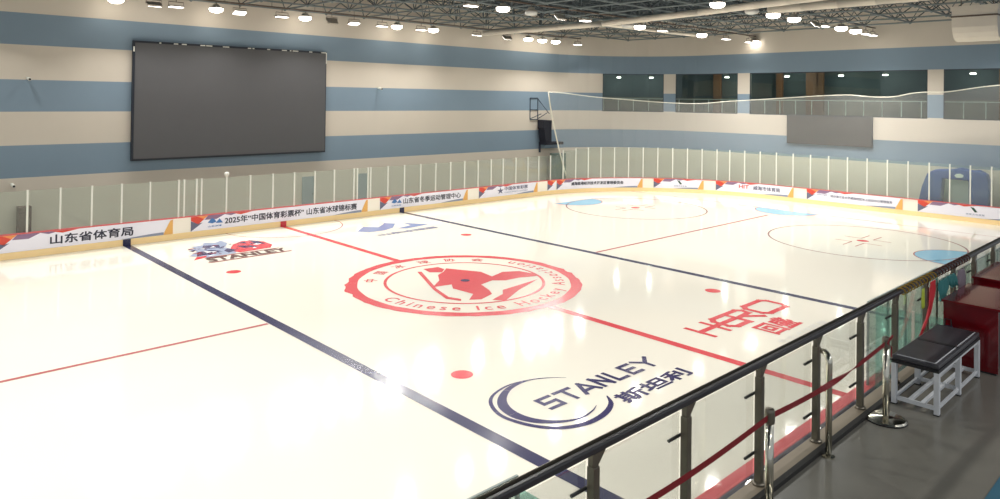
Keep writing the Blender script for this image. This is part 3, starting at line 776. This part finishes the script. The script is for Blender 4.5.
# ------------------------------------------------------------------ hall walls
ZS = [0, 2.868, 4.333, 5.852, 7.305, 8.882, 10.33, 13.6]
wins = [(29.35, 34.33), (35.29, 40.51), (41.47, 53.33), (54.21, 63.0)]
WT, WB = 8.882, 5.80
def inwin(s0, s1, z0, z1):
    sm_ = (s0 + s1) / 2; zm = (z0 + z1) / 2
    return WB < zm < WT and any(a < sm_ < b for a, b in wins)
def wall_part(name, s0, s1):
    ss = samples(s0, s1, 1.0, [e for w_ in wins for e in w_]); zs = sorted(ZS + [WB]); mb = MB(); th = .25
    for i in range(len(ss) - 1):
        for j in range(len(zs) - 1):
            a, b, z0, z1 = ss[i], ss[i + 1], zs[j], zs[j + 1]
            if inwin(a, b, z0, z1): continue
            k = max(n for n, z in enumerate(ZS[:-1]) if z <= (z0 + z1) / 2)
            mi = 1 if k in (1, 3, 5) else 0
            A0, A1 = wall(a, 0), wall(b, 0); B0, B1 = wall(a, th), wall(b, th)
            vs = [(*A0, z0), (*A1, z0), (*A1, z1), (*A0, z1), (*B0, z0), (*B1, z0), (*B1, z1), (*B0, z1)]
            fs = [(0, 1, 2, 3), (7, 6, 5, 4)]
            if inwin(a - 1e-3 - .01, a - 1e-3, z0, z1): fs.append((0, 3, 7, 4))
            if inwin(b + 1e-3, b + .011, z0, z1): fs.append((1, 5, 6, 2))
            if inwin(a, b, z0 - .02, z0 - .001): fs.append((0, 4, 5, 1))
            if inwin(a, b, z1 + .001, z1 + .02): fs.append((3, 2, 6, 7))
            mb.add(vs, fs, mi)
    me = bpy.data.meshes.new(name); me.from_pydata(mb.v, [], mb.f); me.materials.append(M['beige']); me.materials.append(M['blue'])
    for p, mi in zip(me.polygons, mb.m): p.material_index = mi
    bm = bmesh.new(); bm.from_mesh(me); bmesh.ops.remove_doubles(bm, verts=bm.verts, dist=1e-4); bmesh.ops.recalc_face_normals(bm, faces=bm.faces); bm.to_mesh(me); bm.free()
    o = bpy.data.objects.new(name, me); C.objects.link(o); return struct(o)
SC = WX - WR; SE = SC + WR * PI / 2
wall_part('wall_screen_side', -30, SC)
wall_part('wall_corner', SC, SE)
wall_part('wall_end', SE, 66)
for i, (a, b) in enumerate(wins):
    fr = MB()
    strip(fr, wall, a, b, (.03, .09), (WT - .06, WT)); strip(fr, wall, a, b, (.03, .09), (WB, WB + .06))
    strip(fr, wall, a, a + .05, (.03, .09), (WB + .06, WT - .06)); strip(fr, wall, b - .05, b, (.03, .09), (WB + .06, WT - .06))
    o = struct(fr.build('window_%d' % (i + 1), M['frame']))
    g_ = strip(MB(), wall, a + .05, b - .05, (.055, .065), (WB + .06, WT - .06)).build('window_pane', M['window_glass'], o)
# gallery behind the windows
gl_ = MB()
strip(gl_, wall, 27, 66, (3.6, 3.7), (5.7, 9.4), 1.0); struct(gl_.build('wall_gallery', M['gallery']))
gl_ = MB(); strip(gl_, wall, 27, 66, (.26, 3.7), (5.6, 5.7), 1.0); struct(gl_.build('gallery_floor', M['hall']))
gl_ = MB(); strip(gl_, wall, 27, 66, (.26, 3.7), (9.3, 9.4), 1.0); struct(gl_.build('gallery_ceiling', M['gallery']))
gl_ = MB(); strip(gl_, wall, 27, 66, (3.45, 3.6), (5.7, 7.0), 1.0); struct(gl_.build('wall_gallery_dado', M['gallery_low']))
for s in (42.0, 44.3, 45.1, 56.4, 57.6, 37.0):
    wd = .9 if s in (44.3, 56.4) else .45
    struct(strip(MB(), wall, s, s + wd, (3.2, 3.45), (5.7, 9.3)).build('gallery_pillar', M['brown']))
gr = thing('gallery_railing', 'white mullioned glass balustrade inside the upper gallery windows', 'railing', (wall(50, .6)[0], wall(50, .6)[1], 5.7))
T = Matrix.Translation(-Vector(gr.location))
s = 29.6
while s < 62:
    o = strip(MB(), wall, s, s + .045, (.55, .6), (5.7, 6.85)).build('mullion', M['alu']); o.parent = gr; o.matrix_parent_inverse = T
    s += 1.16
o = strip(MB(), wall, 29.6, 62, (.54, .61), (6.85, 6.9), 1.0).build('top_rail', M['alu']); o.parent = gr; o.matrix_parent_inverse = T
GL = []
for i, s in enumerate((31.0, 33.2, 38.5, 43.4, 47.3, 50.2, 55.3, 58.9)):
    x, y = wall(s, 2.0)
    t = thing('ceiling_lamp', 'small lit ceiling lamp in the upper gallery, number %d of eight from the corner' % (i + 1), 'lamp', (x, y, 8.62), group='gallery ceiling lamps')
    t['label'] = 'small lit lamp under the gallery ceiling, %s along from the hall corner' % ('first', 'second', 'third', 'fourth', 'fifth', 'sixth', 'seventh', 'last')[i]
    MB().lathe(0, 0, [(.16, .08), (.16, .2)], 16).build('housing', M['housing'], t)
    MB().lathe(0, 0, [(.15, .0), (.17, .03), (.16, .08)], 16).build('diffuser', M['lens'], t)
    MB().tube([(0, 0, .2), (0, 0, .68)], .02, 6).build('hanger', M['pipe'], t)
    GL.append((x, y, 8.58))

# ------------------------------------------------------------------ video screens
vs_ = thing('video_screen', 'huge unlit grey video screen with dark frame mounted on the striped side wall', 'video screen', (-.9, WY - .15, 3.4))
hw2 = 5.33; hh = 5.97
MB().box(-hw2, hw2, -.08, .1, 0, hh).build('cabinet', M['frame'], vs_)
MB().box(-hw2 + .09, hw2 - .05, -.1, -.08, .1, hh - .1).build('display_panel', M['screen'], vs_)
random.seed(5)  # white flecks modelled along the screen edge as bright highlights
x = -hw2 + .1
while x < hw2 - .2:
    w_ = random.uniform(.08, .35)
    if random.random() < .55: MB().box(x, x + w_, -.115, -.081, hh - .085, hh - .03).build('edge_highlight', M['alu'], vs_)
    x += w_ + random.uniform(.05, .3)
MB().box(-hw2, -hw2 + .06, -.115, -.08, hh - .55, hh - .3).build('edge_highlight', M['alu'], vs_); MB().box(hw2 - .05, hw2, -.115, -.08, hh - .7, hh - .05).build('edge_highlight', M['alu'], vs_)
v2 = thing('video_screen', 'small unlit grey video screen on the end wall under the gallery windows', 'video screen', (WX - .12, .27, 3.8))
MB().box(-.06, .09, -2.87, 2.87, 0, 2.0).build('cabinet', M['frame'], v2)
MB().box(.09, .115, -2.2, 2.2, .4, 1.6).build('wall_mount', M['pipe'], v2)
MB().box(-4, 4, .1, .145, 1, 5).build('wall_mount', M['pipe'], vs_)
MB().box(-.08, -.06, -2.84, 2.84, .03, 1.97).build('display_panel', M['screen2'], v2)

# ------------------------------------------------------------------ net at the end
cab = [(20.29, 7.24), (21.4, 7.2), (22.59, 7.09), (24.56, 6.9), (26.44, 6.78), (28.24, 6.65), (29.99, 6.56), (31.71, 6.55), (33.41, 6.72), (35.1, 6.85), (36.8, 6.97), (38.54, 7.09), (40.21, 7.2), (41.8, 7.24), (42.72, 7.15), (43.61, 7.12), (44.47, 7.16), (45.31, 7.35), (46.13, 7.44), (47.08, 7.44), (47.96, 7.56), (48.95, 7.73), (49.91, 7.84), (51.5, 8.0)]
CB = smooth(cab, 4)
net = thing('safety_net', 'white spectator safety net hanging behind the end glass under a sagging cable', 'net', (rink(35, .5)[0], rink(35, .5)[1], 0))
T = Matrix.Translation(-Vector(net.location))
nv = []; nf = []; rows = 8
for i, (s, zt) in enumerate(CB):
    for j in range(rows + 1):
        v = j / rows; ss_ = s
        if s < 22: ss_ = s + max(0, (21.9 - s)) * (v ** 1.3)
        xx, yy = rink(ss_, .5 + .08 * math.sin(s * 2.1) * v); nv.append((xx, yy, zt + (1.0 - zt) * v))
for i in range(len(CB) - 1):
    for j in range(rows): nf.append((i * (rows + 1) + j, i * (rows + 1) + j + 1, (i + 1) * (rows + 1) + j + 1, (i + 1) * (rows + 1) + j))
o = MB().add(nv, nf).build('netting', M['net'], smooth=True); o.parent = net; o.matrix_parent_inverse = T
o = MB().tube([(*rink(s, .5), z) for s, z in CB], .028, 6).build('top_cable', M['netedge'], smooth=True); o.parent = net; o.matrix_parent_inverse = T
o = MB().tube([nv[j] for j in range(rows + 1)], .05, 6).build('side_rope', M['netedge'], smooth=True); o.parent = net; o.matrix_parent_inverse = T

# ------------------------------------------------------------------ loudspeaker on its wall bracket
lp = thing('loudspeaker', 'black loudspeaker hung on a dark tube bracket near the hall corner', 'loudspeaker', (22.9, WY - .5, 3.2))
def LB(name, m, pts, r=.035): return MB().tube(pts, r, 8).build(name, m, lp)
br = MB()
for dx in (-.85, 0):
    br.tube([(dx, .48, 1.95), (dx, .48, 3.6)], .035, 8); 
for z in (1.95, 3.6): br.tube([(-.85, .48, z), (0, .48, z)], .035, 8)
br.tube([(0, .48, 3.55), (.6, -.2, 2.4)], .03, 8); br.tube([(-.85, .48, 2.0), (-.1, .0, 2.4)], .03, 8); br.tube([(0, .48, 2.0), (.5, -.1, 2.5)], .03, 8); br.tube([(-.85, .48, 2.7), (0, .48, 2.7)], .03, 8)
br.build('wall_bracket', M['tubeblue'], lp)
MB().prism([(-.15, 1.95), (.8, 1.9), (.78, 1.3), (.8, .2), (.1, .2), (-.05, 1.2), (-.15, 1.3)], 'y', -.3, .35).build('cabinet', M['speaker'], lp, bevel=.03)
MB().box(.1, 2.1, -.35, .4, 0, .2).build('lower_shelf', M['speaker'], lp)
MB().box(.15, .2, .3, .48, -.6, .2).build('shelf_bracket', M['tubeblue'], lp)
eq = thing('storage_cabinet', 'dark green metal cabinet on the walkway under the loudspeaker', 'cabinet', (24.3, 17.4, -.02))
MB().box(-.6, .6, -.3, .3, .08, 2.55).build('body', M['cab_green'], eq)
MB().box(-.58, -.01, -.32, -.3, .12, 2.5).build('door', M['cab_green'], eq)
MB().box(.01, .58, -.32, -.3, .12, 2.5).build('door', M['cab_green'], eq)
MB().box(-.6, .6, -.28, .3, 0, .08).build('plinth', M['black'], eq)

# things on the walkway behind the far glass
cb = thing('storage_cabinet', 'low dark brown cabinet against the wall behind the first banner', 'cabinet', (-10.66, WY - .28, -.02))
MB().box(-.25, .25, -.25, .25, .06, 1.62).build('body', M['cab_brown'], cb, bevel=.01)
MB().box(-.24, .24, -.27, -.25, .85, 1.58).build('door', M['cab_brown'], cb); MB().box(-.24, .24, -.27, -.25, .1, .82).build('door', M['cab_brown'], cb)
MB().box(-.23, .23, -.22, .25, 0, .06).build('plinth', M['black'], cb)
for n, x, h in ((1, 3.46, 2.0), (2, 7.2, 1.95)):
    d = struct(MB().box(x - .38, x + .38, WY - .04, WY - .005, -.02, h).build('door_%d' % n, M['cab_grey']))
    MB().box(x + .25, x + .35, WY - .09, WY - .04, .95, .98).build('door_handle', M['steel'], d)

# security cameras
def seccam(x, y, z, label):
    t = thing('security_camera', label, 'camera', (x, y, z))
    MB().box(-.05, .05, 0, .12, -.05, .05).build('wall_mount', M['alu'], t)
    MB().tube([(0, -.0, 0), (0, -.12, -.02), (.02, -.3, -.06)], [.03, .07, .07], 12).build('camera_body', M['alu'], t)
    MB().tube([(.02, -.3, -.06), (.022, -.32, -.064)], .05, 12).build('camera_lens', M['black'], t)
seccam(-10.58, WY - .12, 7.38, 'small white security camera high on the wall between stripes, beside the video screen')
seccam(8.23, WY - .12, 7.3, 'small white security camera high on the wall past the video screen towards the corner')
seccam(-11.1, WY - .12, 2.6, 'small white security camera low on the beige wall above the brown cabinet')
dm = thing('dome_camera', 'small round white camera on top of a shield post below the video screen', 'camera', (-2.94, W + .1, 2.745))
MB().lathe(0, 0, [(.04, 0), (.05, .03)], 12).build('base', M['alu'], dm)
MB().lathe(0, 0, [(.04, .03), (.1, .07), (.12, .13), (.1, .2), (.04, .23)], 16).build('dome', M['alu'], dm, smooth=True)

# blue inflatable arch
ia = thing('inflatable_arch', 'blue inflatable arch standing behind the end boards glass', 'inflatable arch', (32.0, -7.6, -.02))
poly = [(1.9, 0), (2.0, .4), (1.75, 1.7), (1.45, 2.55), (1.0, 2.8), (.2, 2.86), (-.3, 3.0), (-.8, 2.86), (-1.2, 2.92), (-1.6, 2.7), (-1.75, 2.2), (-1.75, 1.2), (-1.6, 0), (-.75, 0), (-.72, 2.25), (.62, 2.27), (.75, 0)]
poly = poly[::-1]
MB().prism(poly, 'x', -.35, .35).build('arch_body', M['infl'], ia, bevel=.08)
MB().box(.2, .25, -.74, .7, 0, 2.25).build('inner_curtain', M['inflpale'], ia)
MB().prism([(.0, 2.5), (-.1, 2.62), (-.3, 2.65), (-.5, 2.55), (-.4, 2.42), (-.1, 2.4)], 'x', -.37, -.35).build('printed_patch', M['inflpale'], ia)

# ------------------------------------------------------------------ ceiling
struct(MB().box(-34, 38, -24, 23, 13.6, 13.8).build('ceiling', M['deck']))
fb = MB(); G = 2.6; zb, zt = 11.62, 13.0
X0, X1, Y0, Y1 = -14.0, 32.9, -16.0, 18.0
nx = int((X1 - X0) / G); ny = int((Y1 - Y0) / G)
gx = [X0 + i * G for i in range(nx + 1)]; gy = [Y0 + j * G for j in range(ny + 1)]
def inside(x, y):
    if y > WY - .3 or x > WX - .3: return False
    cx, cy = WX - WR, WY - WR
    return not (x > cx and y > cy and math.hypot(x - cx, y - cy) > WR - .4)
bot = MB(); top = MB(); web = MB(); nd = MB()
for x in gx:
    for y in gy:
        if not inside(x, y): continue
        if inside(x + G, y): bot.tube([(x, y, zb), (x + G, y, zb)], .05, 5, cap=False)
        if inside(x, y + G): bot.tube([(x, y, zb), (x, y + G, zb)], .05, 5, cap=False)
        tx, ty = x + G / 2, y + G / 2
        if inside(tx + G, ty): top.tube([(tx, ty, zt), (tx + G, ty, zt)], .045, 5, cap=False)
        if inside(tx, ty + G): top.tube([(tx, ty, zt), (tx, ty + G, zt)], .045, 5, cap=False)
        for sx in (-1, 1):
            for sy in (-1, 1):
                ax, ay = x + sx * G / 2, y + sy * G / 2
                if inside(ax, ay): web.tube([(x, y, zb), (ax, ay, zt)], .03, 4, cap=False)
        nd.lathe(x, y, [(.03, zb - .1), (.1, zb - .04), (.1, zb + .04), (.03, zb + .1)], 8)
sf = struct(bot.build('ceiling_space_frame', M['chord'])); sf['label'] = 'steel space frame carrying the roof'
top.build('upper_lattice', M['chord2'], sf); web.build('diagonal_lattice', M['chord2'], sf); nd.build('node_rivet', M['chord'], sf)
# purlins under the deck
pu = MB(); y = -23
while y < 22:
    pu.box(-34, 33 if y < 9 else 28, y, y + .12, 13.35, 13.6); y += 1.5
struct(pu.build('ceiling_beam', M['chord2']))

# ducts
def duct(name, pts, r, label, m=M['duct'], cat='air duct', n=16):
    P, rr = [], []
    for a, b in zip(pts[:-1], pts[1:]):
        a, b = Vector(a), Vector(b); k = max(1, int((b - a).length / 1.5)); d = (b - a).normalized() * .03
        for i in range(k):
            p_ = a.lerp(b, i / k); P += [p_, p_ + d, p_ + d * 1.2]; rr += [r * 1.06, r * 1.06, r]
        P.append(b); rr.append(r)
    return tag(MB().tube(P, rr, n).build(name, m, smooth=True), label, cat)
def hangers(o, pts):
    for x, y, z in pts: MB().tube([(x, y, z), (x, y, 11.9)], .015, 5).build('duct_hanger', M['pipe'], o)
o = duct('air_duct', [(16.35, 17.4, 11.3), (16.7, 7.0, 11.3), (15.4, -.3, 11.28), (13.3, -9, 11.25)], .17, 'long bent cream air duct crossing the hall under the roof frame')
hangers(o, [(16.5, 14, 11.45), (16.6, 9, 11.45), (16.0, 3, 11.44), (14.9, -2, 11.4), (14.0, -6, 11.4)])
o = duct('air_duct', [(17.0, 7.1, 11.27), (28.0, 6.7, 11.27)], .1, 'slim pale duct running from the crossing duct to the end wall')
hangers(o, [(19, 7.03, 11.35), (23, 6.9, 11.35), (27, 6.74, 11.35)])
o = duct('air_duct', [(16.65, -3.4, 11.3), (16.5, -15, 11.3)], .22, 'thicker cream air duct nearer the curved air handling unit')
hangers(o, [(16.6, -5, 11.45), (16.55, -10, 11.45)])

ah = thing('air_handling_unit', 'cream curved air handling unit hanging under the roof near the platform side', 'air unit', (20.0, -10.45, 0))
prof = [(0, 10.95), (0, 10.5), (.02, 10.2), (.12, 9.95), (.3, 9.75), (.6, 9.62), (1.0, 9.6), (1.0, 10.95)]
ah.location = (20.0, -11.2, 9.6)
MB().prism([(a, b - 9.6) for a, b in prof], 'y', -.95, .8).build('curved_casing', M['duct'], ah, bevel=.02)
MB().box(-.03, 1.0, -.97, .82, 1.05, 1.12).build('casing_band', M['pipe'], ah)
MB().box(-.04, 1.0, -.99, .84, 1.35, 1.55).build('top_cover', M['duct'], ah)
for yy in (-.7, .55):
    MB().tube([(.5, yy, 1.55), (.5, yy, 2.05)], .02, 6).build('hanger_rod', M['pipe'], ah)

# ------------------------------------------------------------------ floodlights
LZ = 11.1
def lamp_round(loc, label, group, lit=True):
    t = thing('floodlight', label, 'floodlight', loc, group=group)
    MB().lathe(0, 0, [(.12, .34), (.16, .3), (.22, .2), (.32, .16), (.34, .12)], 20).build('housing', M['housing'], t)
    MB().lathe(0, 0, [(.33, .12), (.34, .04), (.3, -.03), (.2, -.08), (.1, -.1), (.02, -.105)], 20).build('lens', M['lens'] if lit else M['offlens'], t, smooth=True)
    MB().tube([(0, 0, .34), (0, 0, .44)], .025, 6).build('hanger', M['pipe'], t)
    return t
def lamp_flat(loc, rz, tilt, label, group):
    t = thing('floodlight', label, 'floodlight', loc, rz, group=group)
    ca, sa = math.cos(tilt), math.sin(tilt)
    def rp(x, y, z): return (x, y * ca - z * sa, y * sa + z * ca)
    def tb(x0, x1, y0, y1, z0, z1):
        mb = MB().box(x0, x1, y0, y1, z0, z1); mb.v = [rp(*v) for v in mb.v]; return mb
    tb(-.34, .34, -.2, .2, 0, .09).build('housing', M['housing'], t)
    tb(-.31, .31, -.17, .17, -.03, 0).build('lens', M['lens2'], t)
    MB().tube([(-.36, 0, .04), (-.36, 0, .25), (.36, 0, .25), (.36, 0, .04)], .018, 6).build('yoke', M['pipe'], t)
    MB().tube([(0, 0, .25), (0, 0, .44)], .02, 6).build('hanger', M['pipe'], t)
    return t
ORD = ['first', 'second', 'third', 'fourth', 'fifth', 'sixth', 'seventh', 'eighth', 'ninth', 'tenth', 'eleventh', 'twelfth', 'thirteenth', 'fourteenth', 'fifteenth', 'sixteenth', 'seventeenth', 'eighteenth', 'nineteenth', 'twentieth', 'twenty-first', 'twenty-second']
rowdef = {
 'wall': (17.15, [(-7.3, 'R'), (-5.6, 'F', .5), (-4.55, 'F', 0), (-2.55, 'R'), (-1.3, 'F', -.4), (1.1, 'F', 0), (2.5, 'R'), (4.2, 'F', .9), (5.7, 'F', -.3), (7.7, 'F', 0), (8.8, 'R'), (10.7, 'F', 0), (11.7, 'R'), (15.5, 'F', .2), (18.4, 'F', .7), (20.6, 'R'), (22.1, 'R'), (23.6, 'R'), (26.2, 'F', 0)]),
 'middle': (5.65, [(5.0, 'F', 0), (7.1, 'R'), (9.1, 'O'), (11.3, 'F', .8), (13.4, 'F', 0), (17.3, 'O'), (18.5, 'R'), (20.9, 'F', 0), (25.5, 'R'), (28.7, 'F', 0), (32.0, 'F', 0), (32.75, 'R')]),
 'near': (-2.95, [(8.4, 'R'), (12.5, 'R'), (15.75, 'O'), (18.0, 'R'), (20.4, 'R'), (23.1, 'F', .8), (24.3, 'F', 0), (26.7, 'R'), (28.9, 'R'), (30.6, 'F', 0), (31.8, 'F', 0)]),
}
names = {'wall': 'hung by the screen wall', 'middle': 'over mid ice', 'near': 'nearest the platform'}
LS = []
for key, (yy, lst) in rowdef.items():
    x0, x1 = min(l[0] for l in lst) - 1.5, max(l[0] for l in lst) + .4
    if key == 'wall': x0 = -26
    bar_ = thing('lighting_bar', {'wall': 'thin brown lighting bar hung along the screen wall', 'middle': 'thin brown lighting bar over the middle of the ice', 'near': 'thin brown lighting bar nearest the platform'}[key], 'lighting bar', (0, yy, LZ + .5))
    if key == 'near': x0 = -2
    if key == 'middle': x0 = 2
    MB().tube([(x0, 0, 0), (x1, 0, 0)], .045, 8).build('bar', M['pipe'], bar_)
    xx = x0 + .5
    while xx < x1:
        MB().tube([(xx, 0, 0), (xx, 0, .1), (xx, 0, .35)], .015, 5).build('hanger', M['pipe'], bar_); xx += 2.6
    for i, l in enumerate(lst):
        lab = '%s, %s along the row %s' % ({'R': 'round glowing floodlight', 'F': 'flat panel floodlight', 'O': 'unlit round floodlight'}[l[1]], ORD[i], names[key])
        grp = 'floodlights under the roof'
        if l[1] == 'F': lamp_flat((l[0], yy, LZ), 0, l[2], lab, grp)
        else: lamp_round((l[0], yy, LZ), lab, grp, l[1] == 'R')
        LS.append((min(l[0], 28.5), yy if yy < 10 else 16.6, LZ - .22, 1.0 if l[1] == 'R' else (.5 if l[1] == 'F' else 0)))
# beams without fixtures: the hung rows carried on, plus an added near-side fill row
for yy in (17.15, 5.65, -2.95, -10.5):
    xx = -26
    while xx < (-9 if yy > 10 else (3 if yy > 0 else (-3 if yy > -5 else 30))):
        if not (yy < -8 and 15 < xx < 25): LS.append((xx, yy if yy < 10 else 16.4, LZ - .22, 1.0))
        xx += 4.6
for k in range(6): LS.append((-20 + 6 * k, -21.5, 8.5, .4))  # fill lights added above the platform to brighten it, no fixtures
POWER = 207.0
for x, y, z in GL:
    ld = bpy.data.lights.new('gallery_light', 'POINT'); ld.energy = 85; ld.shadow_soft_size = .12; ld.color = (1, .93, .82)
    lo = bpy.data.objects.new('gallery_light', ld); C.objects.link(lo); lo.location = (x, y, z - .2)
for i, (x, y, z, k) in enumerate(LS):
    if k <= 0: continue
    ld = bpy.data.lights.new('flood_and_fill_beam', 'AREA'); ld.shape = 'DISK'; ld.size = .5; ld.energy = POWER * k; ld.spread = math.radians(140); ld.color = (1.0, .972, .93)
    lo = bpy.data.objects.new('flood_and_fill_beam', ld); C.objects.link(lo); lo.location = (x, y, z)
    tilt = -.5 if y > 10 else (.0)
    lo.rotation_euler = (tilt, 0, 0)

# ------------------------------------------------------------------ world, camera, colour
w = bpy.data.worlds.new('hall ambient'); bpy.context.scene.world = w; w.use_nodes = True
bg = w.node_tree.nodes['Background']; bg.inputs['Color'].default_value = (.86, .93, 1.0, 1); bg.inputs['Strength'].default_value = 0.56

cx, cy, cz, yaw, pit, rol, f = -17.0878, -19.9368, 6.7014, 0.8163, 0.01, 0.0127, 712.18
fw = Vector((math.cos(yaw) * math.cos(pit), math.sin(yaw) * math.cos(pit), math.sin(pit)))
rt = fw.cross(Vector((0, 0, 1))).normalized(); up = rt.cross(fw)
r2 = rt * math.cos(rol) + up * math.sin(rol); u2 = -rt * math.sin(rol) + up * math.cos(rol)
cd = bpy.data.cameras.new('camera'); cam = bpy.data.objects.new('camera', cd); C.objects.link(cam)
cd.sensor_width = 36; cd.lens = f / 1000 * 36; cd.shift_y = -(249.5 - 91.85) / 1000; cd.clip_end = 300
mw = Matrix((( r2.x, u2.x, -fw.x, cx), (r2.y, u2.y, -fw.y, cy), (r2.z, u2.z, -fw.z, cz), (0, 0, 0, 1)))
cam.matrix_world = mw
sc = bpy.context.scene; sc.camera = cam
sc.view_settings.view_transform = 'Standard'; sc.view_settings.look = 'None'; sc.view_settings.gamma = 1; sc.view_settings.exposure = 0.0
sc.view_settings.use_curve_mapping = False
sc.cycles.use_denoising = True
sc.cycles.max_bounces = 8; sc.cycles.transparent_max_bounces = 24; sc.cycles.diffuse_bounces = 4; sc.cycles.glossy_bounces = 4
sc.cycles.sample_clamp_indirect = 6
